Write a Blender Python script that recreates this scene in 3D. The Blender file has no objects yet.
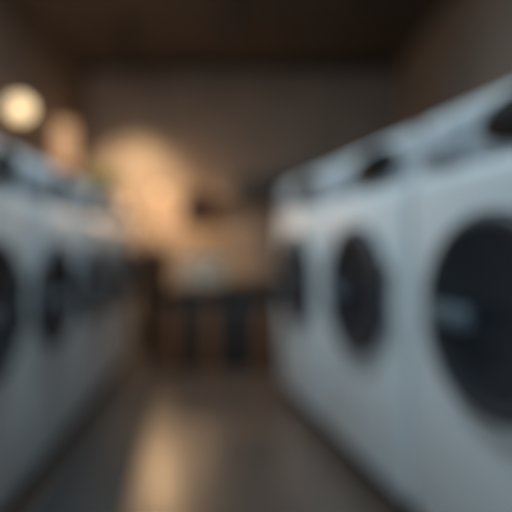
import bpy, bmesh, math, random
from mathutils import Vector, Matrix

S = bpy.context.scene
COL = S.collection
rnd = random.Random(7)
PI = math.pi

# ------------------------------------------------------------------ camera, light, exposure
cd = bpy.data.cameras.new('camera')
cam = bpy.data.objects.new('camera', cd)
COL.objects.link(cam)
cam.location = (0, 0, 0.83)
cam.rotation_euler = (math.radians(90 - 0.73), 0, 0)
cd.sensor_width = 36.0
cd.lens = 33.2
cd.clip_start = 0.01
cd.dof.use_dof = True                 # the photograph is focused far in front of everything
cd.dof.focus_distance = 0.25
cd.dof.aperture_fstop = 1.75
S.camera = cam

S.view_settings.view_transform = 'Standard'
S.view_settings.look = 'None'
S.view_settings.gamma = 1.0
S.view_settings.exposure = 0.0
S.view_settings.use_curve_mapping = False
S.cycles.use_denoising = True

W = bpy.data.worlds.new('dusk')
S.world = W
W.use_nodes = True
bg = W.node_tree.nodes['Background']
bg.inputs[0].default_value = (0.35, 0.5, 0.7, 1)
bg.inputs[1].default_value = 0.35


def area(name, loc, target, sx, sy, power, color):
    l = bpy.data.lights.new(name, 'AREA')
    l.shape = 'RECTANGLE'; l.size = sx; l.size_y = sy
    l.energy = power; l.color = color
    o = bpy.data.objects.new(name, l); COL.objects.link(o)
    o.location = loc
    o.rotation_euler = (Vector(target) - Vector(loc)).to_track_quat('-Z', 'Y').to_euler()
    return o


# daylight entering through the shop window behind the camera
area('window_daylight', (-0.35, -1.72, 1.45), (0.3, 1.6, 0.7), 1.9, 1.7, 27, (0.68, 0.88, 1.0))
# unseen cool tube light added above the aisle to light the machine fronts
area('tube_fill', (-0.46, 1.75, 2.44), (-0.46, 1.75, 0), 0.12, 1.15, 31, (0.70, 0.89, 1.0))


def point(name, loc, power, color, r=0.05):
    l = bpy.data.lights.new(name, 'POINT'); l.energy = power; l.color = color
    l.shadow_soft_size = r
    o = bpy.data.objects.new(name, l); COL.objects.link(o); o.location = loc
    return o


def spot(name, loc, target, power, color, angle, blend=1.0, r=0.04):
    l = bpy.data.lights.new(name, 'SPOT'); l.energy = power; l.color = color
    l.spot_size = math.radians(angle); l.spot_blend = blend; l.shadow_soft_size = r
    o = bpy.data.objects.new(name, l); COL.objects.link(o); o.location = loc
    o.rotation_euler = (Vector(target) - Vector(loc)).to_track_quat('-Z', 'Y').to_euler()
    return o


# ------------------------------------------------------------------ materials
def mat(name, c1, c2=None, scale=6.0, rough=0.5, metal=0.0, bump=0.0, ior=1.5, coat=0.0, emit=None, estr=0.0,
        stretch=(1, 1, 1), rough2=None, kind='noise', spec=0.5):
    m = bpy.data.materials.new(name); m.use_nodes = True
    nt = m.node_tree; b = nt.nodes['Principled BSDF']
    tc = nt.nodes.new('ShaderNodeTexCoord'); mp = nt.nodes.new('ShaderNodeMapping')
    mp.inputs['Scale'].default_value = stretch
    nt.links.new(tc.outputs['Object'], mp.inputs['Vector'])
    if kind == 'noise':
        t = nt.nodes.new('ShaderNodeTexNoise'); t.inputs['Scale'].default_value = scale
        t.inputs['Detail'].default_value = 5
    elif kind == 'wave':
        t = nt.nodes.new('ShaderNodeTexWave'); t.inputs['Scale'].default_value = scale
        t.inputs['Distortion'].default_value = 1.5; t.inputs['Detail'].default_value = 3
    elif kind == 'brick':
        t = nt.nodes.new('ShaderNodeTexBrick'); t.inputs['Scale'].default_value = scale
        t.inputs['Color1'].default_value = (.9, .9, .9, 1); t.inputs['Color2'].default_value = (.6, .6, .6, 1)
        t.inputs['Mortar'].default_value = (0, 0, 0, 1); t.inputs['Mortar Size'].default_value = .012
        t.inputs['Brick Width'].default_value = .5; t.inputs['Row Height'].default_value = .25
    nt.links.new(mp.outputs[0], t.inputs['Vector'])
    r = nt.nodes.new('ShaderNodeValToRGB')
    c2 = c2 or tuple(x * .92 for x in c1)
    r.color_ramp.elements[0].position = .3; r.color_ramp.elements[1].position = .7
    r.color_ramp.elements[0].color = (*c2, 1); r.color_ramp.elements[1].color = (*c1, 1)
    nt.links.new(t.outputs['Fac'] if kind != 'brick' else t.outputs['Color'], r.inputs['Fac'])
    nt.links.new(r.outputs[0], b.inputs['Base Color'])
    b.inputs['Roughness'].default_value = rough
    if rough2 is not None:
        mr = nt.nodes.new('ShaderNodeMapRange')
        mr.inputs['To Min'].default_value = rough; mr.inputs['To Max'].default_value = rough2
        nt.links.new(t.outputs['Fac'], mr.inputs['Value'])
        nt.links.new(mr.outputs[0], b.inputs['Roughness'])
    b.inputs['Metallic'].default_value = metal
    b.inputs['IOR'].default_value = ior
    b.inputs['Coat Weight'].default_value = coat
    b.inputs['Specular IOR Level'].default_value = spec
    if bump:
        bp = nt.nodes.new('ShaderNodeBump'); bp.inputs['Strength'].default_value = bump
        bp.inputs['Distance'].default_value = .01
        nt.links.new(t.outputs['Fac'] if kind != 'brick' else t.outputs['Color'], bp.inputs['Height'])
        nt.links.new(bp.outputs[0], b.inputs['Normal'])
    if emit:
        b.inputs['Emission Color'].default_value = (*emit, 1); b.inputs['Emission Strength'].default_value = estr
    return m


M = {
    'floor': mat('polished_concrete', (.115, .081, .064), (.09, .065, .052), 2.2, .27, rough2=.33, bump=.0, ior=1.9),
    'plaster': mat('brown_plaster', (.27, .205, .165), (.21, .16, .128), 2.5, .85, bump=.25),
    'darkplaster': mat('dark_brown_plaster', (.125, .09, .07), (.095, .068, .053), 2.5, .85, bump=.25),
    'ceil': mat('dark_ceiling', (.072, .052, .04), (.048, .035, .027), 1.6, .8, bump=.1),
    'trim': mat('dark_trim', (.035, .027, .022), None, 8, .5),
    'enamel': mat('white_enamel', (.80, .83, .84), (.77, .80, .815), 3, .42, coat=.0),
    'panel': mat('grey_blue_panel', (.46, .50, .54), (.43, .47, .51), 5, .6, spec=.2),
    'kick': mat('black_plinth', (.02, .02, .022), None, 9, .6),
    'rubber': mat('black_rubber', (.015, .015, .015), None, 20, .8),
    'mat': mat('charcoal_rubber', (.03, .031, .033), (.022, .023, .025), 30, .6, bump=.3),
    'ring': mat('dark_ring', (.04, .045, .053), (.032, .037, .044), 12, .55),
    'glass': mat('smoked_glass', (.020, .024, .032), (.016, .019, .026), 4, .27, ior=1.7),
    'chrome': mat('brushed_steel', (.62, .66, .70), (.5, .54, .58), 40, .3, metal=1.0, stretch=(1, 8, 1)),
    'handle_glint': mat('silver_glint', (.15, .19, .23), (.13, .17, .2), 12, .35),
    'display': mat('dark_display', (.010, .010, .011), None, 8, .5, spec=.15),
    'greyplastic': mat('grey_plastic', (.22, .24, .26), None, 15, .5),
    'black_wood': mat('black_stained_wood', (.014, .010, .008), (.009, .007, .0055), 5, .6, kind='wave', stretch=(1, 6, 6)),
    'orange_wood': mat('orange_brown_wood', (.20, .077, .026), (.14, .052, .018), 4, .5, kind='wave', stretch=(6, 6, 1)),
    'wicker': mat('brown_wicker', (.13, .068, .036), (.055, .028, .016), 26, .7, kind='wave', bump=.8, stretch=(1, 1, 2)),
    'towel': mat('white_terry', (.86, .68, .53), (.78, .61, .47), 90, .95, bump=.6),
    'copper': mat('dark_brown_metal', (.12, .045, .022), (.09, .034, .017), 10, .6),
    'globe': mat('warm_globe', (.9, .8, .6), None, 5, .4, emit=(1.0, .70, .36), estr=1.7),
    'shade': mat('cream_lampshade', (.8, .66, .45), (.74, .6, .4), 30, .8, emit=(1.0, .62, .29), estr=.72),
    'softglobe': mat('frosted_globe', (.10, .085, .06), None, 5, .4, emit=(1.0, .66, .33), estr=.8),
    'amber': mat('amber_shade', (.35, .21, .12), (.3, .18, .1), 12, .5, emit=(1.0, .55, .28), estr=.6),
    'bulb': mat('warm_bulb', (.9, .8, .6), None, 5, .4, emit=(1.0, .72, .4), estr=8),
    'brass': mat('aged_brass', (.35, .24, .11), (.25, .17, .08), 14, .4, metal=.9),
    'leaf': mat('yellow_green_leaf', (.46, .44, .06), (.30, .34, .04), 14, .55),
    'clay': mat('pale_clay', (.30, .27, .22), (.24, .21, .17), 12, .8),
    'soil': mat('dark_soil', (.03, .02, .014), None, 40, .95, bump=.6),
    'shelfgrey': mat('charcoal_board', (.045, .042, .04), (.033, .031, .03), 7, .55, kind='wave', stretch=(1, 7, 7)),
    'boxgrey': mat('charcoal_fabric', (.05, .047, .045), (.036, .034, .033), 60, .9, bump=.3),
    'pane': mat('window_glass', (.8, .9, .95), None, 3, .05),
}
g = M['pane'].node_tree.nodes['Principled BSDF']
g.inputs['Transmission Weight'].default_value = 1.0


# ------------------------------------------------------------------ mesh helpers
def obj(name, bm, m, parent=None, smooth=True, loc=None):
    me = bpy.data.meshes.new(name)
    bmesh.ops.recalc_face_normals(bm, faces=bm.faces)
    bm.to_mesh(me); bm.free()
    me.materials.append(m)
    if smooth:
        for p in me.polygons: p.use_smooth = True
        me.set_sharp_from_angle(angle=math.radians(38))
    o = bpy.data.objects.new(name, me); COL.objects.link(o)
    if parent is not None: o.parent = parent
    if loc: o.location = loc
    return o


def thing(name, label, cat, loc=(0, 0, 0), rz=0.0, group=None):
    o = bpy.data.objects.new(name, None); COL.objects.link(o)
    o.empty_display_size = .1
    o.location = loc; o.rotation_euler = (0, 0, rz)
    tag(o, label, cat, group)
    return o


def tag(o, label, cat, group=None):
    o['label'] = label; o['category'] = cat
    if group: o['group'] = group


def box(bm, x0, x1, y0, y1, z0, z1, bev=0.0, seg=3):
    r = bmesh.ops.create_cube(bm, size=1.0)
    vs = r['verts']
    for v in vs:
        v.co = Vector(((x0 + x1) / 2 + v.co.x * (x1 - x0), (y0 + y1) / 2 + v.co.y * (y1 - y0), (z0 + z1) / 2 + v.co.z * (z1 - z0)))
    if bev:
        es = list({e for v in vs for e in v.link_edges})
        bmesh.ops.bevel(bm, geom=es, offset=bev, segments=seg, profile=.5, affect='EDGES')


def lathe(bm, prof, seg=48, axis='Z', off=(0, 0, 0), sx=1.0, sz=1.0):
    """prof: list of (radius, height); revolve about Z, or about -Y (height goes to -Y, out of a machine's front)"""
    rings = []
    for r, h in prof:
        ring = []
        n = 1 if r < 1e-6 else seg
        for i in range(n):
            a = 2 * PI * i / seg
            p = (r * math.cos(a) * sx, r * math.sin(a) * sz, h)
            if axis == 'Y': p = (p[0], -p[2], p[1])
            ring.append(bm.verts.new((p[0] + off[0], p[1] + off[1], p[2] + off[2])))
        rings.append(ring)
    for a, b in zip(rings, rings[1:]):
        for i in range(seg):
            j = (i + 1) % seg
            if len(a) == 1 and len(b) == 1: continue
            if len(a) == 1: bm.faces.new((a[0], b[i], b[j]))
            elif len(b) == 1: bm.faces.new((a[i], a[j], b[0]))
            else: bm.faces.new((a[i], a[j], b[j], b[i]))


def tube(bm, pts, r, seg=10):
    pts = [Vector(p) for p in pts]
    rings = []
    for i, p in enumerate(pts):
        d = (pts[min(i + 1, len(pts) - 1)] - pts[max(i - 1, 0)]).normalized()
        u = d.orthogonal().normalized() if i == 0 else (rings_u - d * rings_u.dot(d)).normalized()
        rings_u = u
        v = d.cross(u)
        rings.append([bm.verts.new(p + (u * math.cos(2 * PI * k / seg) + v * math.sin(2 * PI * k / seg)) * r) for k in range(seg)])
    for a, b in zip(rings, rings[1:]):
        for k in range(seg):
            bm.faces.new((a[k], a[(k + 1) % seg], b[(k + 1) % seg], b[k]))
    bm.faces.new(rings[0][::-1]); bm.faces.new(rings[-1])


def struct(name, bm, m, parent=None, smooth=False):
    o = obj(name, bm, m, parent, smooth)
    if parent is None: o['kind'] = 'structure'
    return o


def new(): return bmesh.new()


def copy_tree(o, parent=None):
    c = o.copy(); COL.objects.link(c); c.parent = parent
    for ch in list(o.children): copy_tree(ch, c)
    return c


# ------------------------------------------------------------------ the room
XL, XR, YF, YB, ZC = -1.60, 1.344, -1.9, 4.5, 2.565
b = new(); box(b, XL - .1, XR + .1, YF - .1, YB + .1, -.1, 0); struct('floor', b, M['floor'])
b = new(); box(b, XL - .1, XR + .1, YF - .1, YB + .1, ZC, ZC + .1); struct('ceiling', b, M['ceil'])
b = new(); box(b, XL - .1, XR + .1, YB, YB + .1, 0, ZC); struct('wall_back', b, M['plaster'])
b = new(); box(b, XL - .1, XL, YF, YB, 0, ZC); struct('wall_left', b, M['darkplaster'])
b = new(); box(b, XR, XR + .1, YF, YB, 0, ZC); struct('wall_right', b, M['plaster'])
b = new()
wx0, wx1, wz0, wz1 = -1.35, .65, .55, 2.35
box(b, XL - .1, wx0, YF - .1, YF, 0, ZC); box(b, wx1, XR + .1, YF - .1, YF, 0, ZC)
box(b, wx0, wx1, YF - .1, YF, 0, wz0); box(b, wx0, wx1, YF - .1, YF, wz1, ZC)
struct('wall_front', b, M['plaster'])
b = new()
t = .05
box(b, wx0, wx0 + t, YF - .08, YF - .02, wz0, wz1); box(b, wx1 - t, wx1, YF - .08, YF - .02, wz0, wz1)
box(b, wx0 + t, wx1 - t, YF - .08, YF - .02, wz0, wz0 + t); box(b, wx0 + t, wx1 - t, YF - .08, YF - .02, wz1 - t, wz1)
box(b, (wx0 + wx1) / 2 - .02, (wx0 + wx1) / 2 + .02, YF - .08, YF - .02, wz0 + t, wz1 - t)
win = struct('window_1', b, M['trim'])
b = new(); box(b, wx0 + t, wx1 - t, YF - .055, YF - .045, wz0 + t, wz1 - t); obj('pane', b, M['pane'], win, False)
b = new(); box(b, XL, XR, YB - .015, YB, 0, .09); struct('baseboard_back', b, M['trim'])
b = new(); box(b, XL, XL + .015, YF, YB - .015, 0, .09); struct('baseboard_left', b, M['trim'])
b = new(); box(b, XR - .015, XR, YF, YB - .015, 0, .09); struct('baseboard_right', b, M['trim'])
b = new(); box(b, XL, XR, YB - .07, YB, ZC - .05, ZC); struct('trim_1', b, M['trim'])


# ------------------------------------------------------------------ washing machines
def make_washer(w, h, depth, pz, door_z, door_r, disp, label, group):
    """front faces local -Y at y = 0; x to the right as seen from the front"""
    root = thing('washing_machine', label, 'washing machine', group=group)
    hw = w / 2
    b = new()
    # side profile with a slightly bowed front and a stepped lip under the control panel
    prof = [(0.0, .085), (-.006, .10), (-.010, .45), (-.012, pz - .05), (-.011, pz - .018), (-.004, pz - .004), (.006, pz),
            (.008, pz + .004), (.012, h - .014), (.015, h - .005), (.023, h), (depth - .02, h), (depth, h - .02), (depth, .085)]
    L = [b.verts.new((-hw, y, z)) for y, z in prof]; R = [b.verts.new((hw, y, z)) for y, z in prof]
    n = len(prof)
    for i in range(n):
        j = (i + 1) % n
        b.faces.new((L[i], L[j], R[j], R[i]))
    fl = b.faces.new(L); fr = b.faces.new(R[::-1])
    es = list(set(fl.edges) | set(fr.edges))
    bmesh.ops.bevel(b, geom=es, offset=.009, segments=3, profile=.5, affect='EDGES')
    obj('cabinet', b, M['enamel'], root)
    b = new(); box(b, -hw + .012, hw - .012, .035, depth - .02, .03, .09); obj('toe_kick', b, M['kick'], root, False)
    for sx in (-1, 1):
        for y in (.09, depth - .09):
            b = new(); lathe(b, [(0, 0), (.024, 0), (.026, .006), (.02, .014), (.012, .02), (.012, .032), (0, .032)], 20, off=(sx * (hw - .07), y, 0))
            obj('foot', b, M['rubber'], root)
    # control panel
    b = new(); box(b, -hw + .012, hw - .012, -.001, .013, pz + .012, h - .028, .006, 2)
    cp = obj('control_panel', b, M['panel'], root)
    dx, dz, dw, dh = disp
    b = new(); lathe(b, [(0, .0), (.5, .0), (.5, .004), (.46, .009), (0, .011)], 40, 'Y', (dx, -.001, dz), dw, dh)
    obj('display', b, M['display'], cp)
    kr = dh * .33
    b = new(); lathe(b, [(0, .006), (kr, .006), (kr, .022), (kr * .85, .028), (0, .028)], 28, 'Y', (dx, -.001, dz))
    box(b, dx - .003, dx + .003, -.032, -.026, dz, dz + kr * .8)
    obj('dial', b, M['display'], cp)
    for k in range(4):
        bx = dx - dw * .38 + k * dw * .25
        b = new(); box(b, bx - .008, bx + .008, -.006, -.001, dz - dh * .5 - .020, dz - dh * .5 - .010, .002, 2)
        obj('button', b, M['greyplastic'], cp)
    # detergent drawer
    x0, x1 = -hw + .03, -hw + .03 + w * .26
    b = new(); box(b, x0, x1, -.012, .004, pz + .022, h - .045, .006, 2)
    dr = obj('detergent_drawer', b, M['panel'], root)
    xm = (x0 + x1) / 2
    b = new(); box(b, xm - w * .07, xm + w * .07, -.022, -.011, pz + .03, pz + .052, .004, 2)
    obj('drawer_handle', b, M['greyplastic'], dr)
    # porthole door
    b = new()
    R_ = door_r
    lathe(b, [(R_ * .80, .012), (R_, .008), (R_ * 1.0, .028), (R_ * .97, .040), (R_ * .91, .046), (R_ * .85, .044), (R_ * .82, .038), (R_ * .80, .012)], 72, 'Y', (0, 0, door_z))
    door = obj('door', b, M['ring'], root)
    b = new()
    lathe(b, [(R_ * .83 * math.sin(a), .012 + .028 * math.sin(a) ** 2)
              for a in [PI / 2 * (12 - k) / 12 for k in range(13)]], 64, 'Y', (0, 0, door_z))
    obj('door_glass', b, M['glass'], door)
    b = new()
    box(b, -R_ * .80, -R_ * .12, -.064, -.046, door_z - R_ * .16, door_z + R_ * .05, .007, 3)  # handle lengthened over the glass to stand for a reflected light band
    box(b, -R_ * .88, -R_ * .74, -.050, -.034, door_z - R_ * .14, door_z + R_ * .03, .003, 2)
    obj('door_handle', b, M['handle_glint'], door)
    for s in (-1, 1):
        b = new(); box(b, R_ * .9, R_ * 1.06, -.043, -.008, door_z + s * R_ * .3 - .02, door_z + s * R_ * .3 + .02, .004, 2)
        obj('hinge', b, M['ring'], door)
    return root


def place_row(proto, spots, rz, labels):
    for i, ((x, y), lab) in enumerate(zip(spots, labels)):
        o = proto if i == 0 else copy_tree(proto)
        o.location = (x, y, 0); o.rotation_euler = (0, 0, rz)
        o['label'] = lab


# taller row on the right
ur = Vector((-.2455, 1, 0)).normalized()
thr = math.atan2(-ur.y, -ur.x)
def face_r(y): return .444 - .234 * (y - 1.38)
GR = 'tall white washers along the right wall'
wr = make_washer(.640, 1.188, .66, 1.03, .69, .230, (.105, 1.108, .34, .122), 'x', GR)
place_row(wr, [(face_r(y), y) for y in (1.02, 1.69, 2.36)], math.atan2(-1, .234),
          ['tall white washing machine cut off by the right edge, largest in the photo',
           'tall white washing machine in the middle of the right row, whole dark porthole showing',
           'tall white washing machine at the far end of the right row, nearest the dark counter'])
# lower row on the left
def face_l(y): return -.749 - .0877 * (y - 1.53)
GL = 'low white washers along the left wall'
wl = make_washer(.502, 1.15, .56, 1.0, .67, .195, (.14, 1.083, .13, .105), 'x', GL)
ul = Vector((-.0877, 1, 0)).normalized()
place_row(wl, [(face_l(y), y) for y in (1.24, 1.76, 2.28, 2.80, 3.32)], math.atan2(ul.y, ul.x),
          ['low white washing machine at the left edge of the photo, porthole mostly cut off',
           'low white washing machine second from the left edge, with a full dark porthole showing',
           'low white washing machine in the very middle of the left row of five',
           'low white washing machine with the small potted plant standing on top of it',
           'low white washing machine at the far end of the left row, beside the brown hamper'])

# dark rubber runner in front of the left row
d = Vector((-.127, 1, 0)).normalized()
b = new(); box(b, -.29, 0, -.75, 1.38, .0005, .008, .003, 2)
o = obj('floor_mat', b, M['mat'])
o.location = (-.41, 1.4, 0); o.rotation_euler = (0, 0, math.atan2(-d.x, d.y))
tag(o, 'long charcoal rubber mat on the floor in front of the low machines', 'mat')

# ------------------------------------------------------------------ counter at the back
cx0, cx1, cy0, cy1, ct = -.60, .36, 3.2, 4.05, .575
ctr = thing('counter', 'low black counter with orange-brown wooden posts against the far end of the aisle', 'counter', ((cx0 + cx1) / 2, cy0, 0))
ox = (cx0 + cx1) / 2
b = new(); box(b, cx0 - ox - .01, cx1 - ox + .01, -.02, cy1 - cy0, ct - .045, ct, .006); obj('countertop', b, M['black_wood'], ctr)
b = new(); box(b, cx0 - ox, cx1 - ox, .03, cy1 - cy0 - .02, .05, ct - .045); obj('carcass', b, M['black_wood'], ctr, False)
b = new(); box(b, cx0 - ox + .02, cx1 - ox - .02, .07, cy1 - cy0 - .04, 0, .05); obj('plinth', b, M['kick'], ctr, False)
posts = [-.57, -.315, .045, .31]
for p in posts:
    b = new(); box(b, p - ox - .045, p - ox + .045, -.005, .03, .0, ct - .13, .005); obj('post', b, M['orange_wood'], ctr)
for a, c in zip(posts, posts[1:]):
    b = new(); box(b, a - ox + .055, c - ox - .055, .012, .03, .06, ct - .06, .003)
    d = obj('cabinet_door', b, M['black_wood'], ctr)
    b = new(); tube(b, [(c - ox - .08, .012, .40), (c - ox - .08, -.006, .405), (c - ox - .08, -.006, .475), (c - ox - .08, .012, .48)], .005, 8)
    obj('door_handle', b, M['greyplastic'], d)

# folded towels on the counter
lab = ['off-white folded towel at the bottom of the stack on the black counter', 'off-white folded towel second from the bottom of the counter stack',
       'off-white folded towel in the middle of the counter stack', 'off-white folded towel just under the topmost one on the counter',
       'topmost off-white folded towel of the stack on the black counter']
z = ct
for i in range(5):
    b = new()
    hh = .042
    w = .17 - .004 * i
    for k in range(3):
        box(b, -w, w, -.12, .12, k * hh / 3, (k + 1) * hh / 3 - .0005, .0055, 3)
    for v in b.verts:
        v.co.x += .004 * math.sin(v.co.y * 30 + i); v.co.y += .004 * math.sin(v.co.x * 23 + i * 2)
    o = obj('folded_towel', b, M['towel'])
    o.location = (-.40 + rnd.uniform(-.008, .008), 3.72, z); o.rotation_euler = (0, 0, rnd.uniform(-.06, .06))
    tag(o, lab[i], 'towel', 'folded off-white towels on the counter')
    z += hh

# tall wicker hamper between the left row and the counter
hm = thing('laundry_hamper', 'tall brown woven laundry hamper with domed lid, between left machines and black counter', 'hamper', (-.815, 3.78, 0))
b = new()
prof = [(0, .0), (.105, 0), (.11, .01)]
for k in range(34):
    f = k / 33
    prof.append((.11 + .022 * f + .0022 * (k % 2), .012 + .73 * f))
prof += [(.137, .745), (.137, .76), (.12, .76), (.12, .73), (0, .73)]
lathe(b, prof, 56); obj('basket', b, M['wicker'], hm)
b = new(); lathe(b, [(0, .761), (.141, .761), (.143, .785), (.13, .81), (.10, .845), (.06, .868), (0, .878)], 56)
lid = obj('lid', b, M['wicker'], hm)
b = new(); lathe(b, [(0, .872), (.014, .875), (.012, .89), (.022, .9), (.02, .915), (0, .92)], 24); obj('knob', b, M['trim'], lid)

# ------------------------------------------------------------------ things at the back wall
sh = thing('wall_shelf', 'charcoal wall shelf carrying dark boxes on the back wall', 'shelf', (-.05, YB, 1.26))
b = new(); box(b, -.30, .45, -.17, -.001, 0, .03, .004); obj('board', b, M['shelfgrey'], sh)
for sx in (-.22, .37):
    b = new(); box(b, sx - .01, sx + .01, -.15, -.001, -.008, -.0005); box(b, sx - .01, sx + .01, -.012, -.001, -.15, -.008)
    tube(b, [(sx, -.13, -.008), (sx, -.012, -.14)], .006, 8)
    obj('bracket', b, M['kick'], sh)
for i, (x, w, h, lb) in enumerate([(-.16, .155, .18, 'taller charcoal fabric storage box on the wall shelf, nearest the hanging lamp'),
                                   (.04, .20, .15, 'wide low charcoal fabric storage box in the middle of the wall shelf'),
                                   (.27, .17, .19, 'charcoal fabric storage box on the wall shelf, nearest the right row')]):
    bx = thing('storage_box', lb, 'box', (x, YB - .088, 1.2902), 0, 'storage boxes on the wall shelf')
    b = new(); box(b, -w / 2, w / 2, -.075, .075, 0, h - .03, .008); obj('body', b, M['boxgrey'], bx)
    b = new(); box(b, -w / 2 - .005, w / 2 + .005, -.08, .08, h - .03, h, .006); obj('lid', b, M['boxgrey'], bx)
    b = new(); tube(b, [(-.03, -.075, h * .5), (-.025, -.09, h * .5 - .005), (.025, -.09, h * .5 - .005), (.03, -.075, h * .5)], .005, 8)
    obj('handle', b, M['greyplastic'], bx)

# pendant lamp over the counter
px, py, pz = -.47, 3.95, 1.04
pl = thing('pendant_lamp', 'dark brown metal pendant lamp hanging low above the folded towels', 'lamp', (px, py, pz))
b = new()
lathe(b, [(p * 1.17, q) for p, q in [(.128, 0), (.132, .006), (.146, .07), (.146, .15), (.134, .20), (.10, .25), (.055, .285), (.022, .295), (.018, .31), (0, .312),
          (0, .28), (.05, .275), (.095, .243), (.129, .195), (.141, .15), (.141, .07), (.127, .006), (.128, 0)]], 48)
obj('lamp_shade', b, M['copper'], pl)
b = new(); tube(b, [(0, 0, .311), (0, 0, ZC - pz - .02)], .004, 8); obj('cord', b, M['rubber'], pl)
b = new(); lathe(b, [(0, ZC - pz - .03), (.04, ZC - pz - .025), (.045, ZC - pz - .001), (0, ZC - pz - .001)], 28); obj('ceiling_rose', b, M['copper'], pl)
b = new(); lathe(b, [(0, .075), (.02, .08), (.03, .1), (.028, .12), (.016, .145), (.014, .27), (0, .27)], 24); obj('bulb', b, M['bulb'], pl)
WARM = (1.0, .66, .36)
l = spot('pendant_light', (px, py, pz + .06), (px, py, 0), 10, WARM, 150, .8, .05)

# small globe added, with its light, to make the warm floor streak
gx, gy, gz = -.834, 4.10, 1.33
t = thing('streak_globe', 'small globe lamp added for the floor streak, before the brightest wall patch', 'lamp', (gx, gy, gz))
b = new(); bmesh.ops.create_uvsphere(b, u_segments=32, v_segments=18, radius=.04); obj('globe', b, M['softglobe'], t)
b = new(); lathe(b, [(0, .036), (.02, .034), (.022, .05), (.012, .075), (0, .076)], 24); obj('cap', b, M['brass'], t)
b = new(); tube(b, [(0, 0, .074), (0, 0, ZC - gz - .012)], .003, 8); obj('cord', b, M['rubber'], t)
b = new(); lathe(b, [(0, ZC - gz - .022), (.035, ZC - gz - .02), (.038, ZC - gz - .001), (0, ZC - gz - .001)], 24); obj('ceiling_rose', b, M['brass'], t)
point('streak_light', (gx, gy, gz - .12), 14, (1.0, .62, .32), .06)

# globe wall lamp and amber wall lamp on the left wall
def wall_lamp(y, z, label):
    t = thing('globe_wall_lamp', label, 'lamp', (XL, y, z))
    b = new(); lathe(b, [(0, .0005), (.055, .0005), (.055, .012), (.04, .02), (0, .022)], 32, 'Z')
    bmesh.ops.rotate(b, verts=b.verts, matrix=Matrix.Rotation(PI / 2, 3, 'Y')); obj('wall_plate', b, M['brass'], t)
    b = new(); tube(b, [(.015, 0, 0), (.09, 0, 0), (.125, 0, .01), (.14, 0, .03), (.14, 0, .045)], .009, 10)
    lathe(b, [(0, .04), (.035, .042), (.04, .06), (.034, .062), (0, .06)], 28, off=(.14, 0, 0)); obj('arm', b, M['brass'], t)
    b = new(); bmesh.ops.create_uvsphere(b, u_segments=36, v_segments=20, radius=.068)
    bmesh.ops.translate(b, verts=b.verts, vec=(.14, 0, .145)); obj('globe', b, M['globe'], t)
    return t
wall_lamp(2.93, 1.56, 'glowing round wall lamp above the left row of machines')
point('globe_light', (-1.30, 2.93, 1.70), 0.6, WARM, .08)

t = thing('cylinder_wall_lamp', 'dimmer amber cylinder wall lamp on left wall, near the back corner', 'lamp', (XL, 3.62, 1.49))
b = new(); box(b, .0005, .016, -.04, .04, .06, .24, .004); obj('wall_plate', b, M['brass'], t)
b = new(); tube(b, [(.014, 0, .15), (.065, 0, .15)], .009, 10); obj('arm', b, M['brass'], t)
b = new(); lathe(b, [(.07, 0), (.074, 0), (.074, .30), (.07, .30), (.07, 0)], 40, off=(.135, 0, 0)); obj('lamp_shade', b, M['amber'], t)
b = new(); lathe(b, [(0, .11), (.02, .115), (.028, .14), (.022, .17), (.012, .19), (0, .19)], 24, off=(.135, 0, 0)); obj('bulb', b, M['bulb'], t)
point('cylinder_up_light', (XL + .135, 3.62, 1.83), .5, WARM, .04)
point('cylinder_down_light', (XL + .135, 3.62, 1.36), .5, WARM, .04)

# ceiling spotlights washing the back wall
def ceiling_spot(sl, aim, power, angle, label):
    sl, aim = Vector(sl), Vector(aim)
    t = thing('ceiling_spotlight', label, 'lamp', sl, 0, 'ceiling spotlights at the back wall')
    q = (aim - sl).to_track_quat('-Z', 'Y').to_matrix()
    b = new(); lathe(b, [(.036, -.09), (.04, -.09), (.04, .05), (.03, .062), (0, .064), (0, .045), (.034, .04), (.036, -.09)], 32)
    bmesh.ops.rotate(b, verts=b.verts, matrix=q); obj('can', b, M['trim'], t)
    b = new(); tube(b, [(0, 0, .06), (0, 0, ZC - sl.z - .01)], .008, 8)
    lathe(b, [(0, ZC - sl.z - .018), (.04, ZC - sl.z - .016), (.04, ZC - sl.z - .001), (0, ZC - sl.z - .001)], 28)
    obj('mount', b, M['trim'], t)
    spot('wall_wash', sl + (aim - sl).normalized() * .08, aim, power, (1.0, .77, .46), angle, 1.0, .03)
ceiling_spot((-1.02, 3.72, 2.40), (-1.20, 4.5, 1.12), 165, 66, 'small dark ceiling spotlight aimed at the brightest patch of back wall')
ceiling_spot((-.16, 3.30, 2.42), (-.34, 4.5, .78), 85, 34, 'small dark spotlight added to brighten the wall behind the folded towels')  # added lamp, brightens the wall under the pendant

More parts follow.
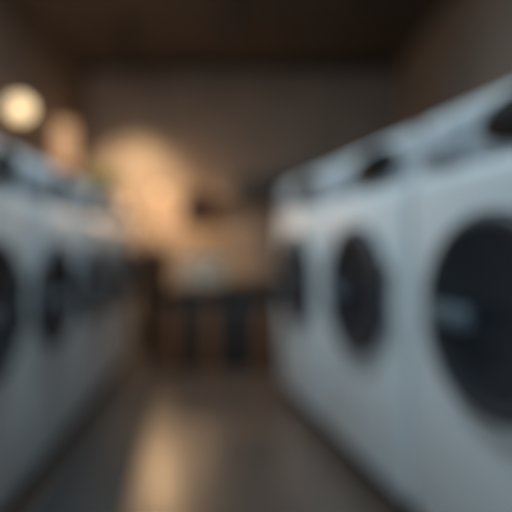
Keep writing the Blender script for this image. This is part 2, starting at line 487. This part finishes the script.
# unseen downlight added to warm the floor at the far end of the aisle
t = thing('added_downlight', 'added unseen warm downlight in the ceiling over the far end of the aisle', 'lamp', (-.33, 2.6, ZC))
b = new(); lathe(b, [(.05, -.002), (.075, -.002), (.078, -.012), (.07, -.018), (.052, -.016), (.05, -.002)], 40); obj('trim_ring', b, M['brass'], t)
b = new(); lathe(b, [(0, -.003), (.05, -.003), (.05, -.006), (0, -.006)], 32); obj('lens', b, M['bulb'], t)
spot('downlight', (-.33, 2.6, ZC - .03), (-.3, 2.72, 0), 60, WARM, 44, 1.0, .04)

# unseen housing added for the tube light over the near end of the aisle
t = thing('added_tube_light', 'added unseen tube light fixed to the ceiling over the near end of the aisle', 'lamp', (-.46, 1.75, ZC))
b = new(); box(b, -.075, .075, -.62, .62, -.07, -.0005, .008); obj('housing', b, M['greyplastic'], t)

# potted plant on the left row
ply = 2.93
pt = thing('potted_plant', 'small yellow-green potted plant on top of the left row of machines', 'plant', (face_l(ply) - .075, ply, 1.1505))
b = new(); lathe(b, [(0, 0), (.038, 0), (.05, .07), (.054, .072), (.054, .085), (.046, .085), (.044, .07), (0, .07)], 36); obj('pot', b, M['clay'], pt)
b = new(); lathe(b, [(.044, .070), (.03, .076), (0, .078)], 24); obj('soil', b, M['soil'], pt)
b = new()
for k in range(46):
    a = rnd.uniform(0, 2 * PI); ln = rnd.uniform(.10, .17); up = rnd.uniform(.35, 1.3); w = rnd.uniform(.014, .022)
    d = Vector((math.cos(a), math.sin(a), 0)); s = Vector((-d.y, d.x, 0))
    base = Vector((0, 0, .074)) + d * rnd.uniform(0, .02)
    prev = None
    for i in range(7):
        f = i / 6
        c = base + d * (ln * f * math.cos(up) + .02 * f * f) + Vector((0, 0, ln * (math.sin(up) * f - .35 * f * f)))
        ww = w * math.sin(PI * min(.97, .12 + f * .85))
        cur = (b.verts.new(c - s * ww + Vector((0, 0, .003))), b.verts.new(c), b.verts.new(c + s * ww + Vector((0, 0, .003))))
        if prev:
            b.faces.new((prev[0], prev[1], cur[1], cur[0])); b.faces.new((prev[1], prev[2], cur[2], cur[1]))
        prev = cur
lf = obj('foliage', b, M['leaf'], pt)
sm = lf.modifiers.new('thickness', 'SOLIDIFY'); sm.thickness = .0012
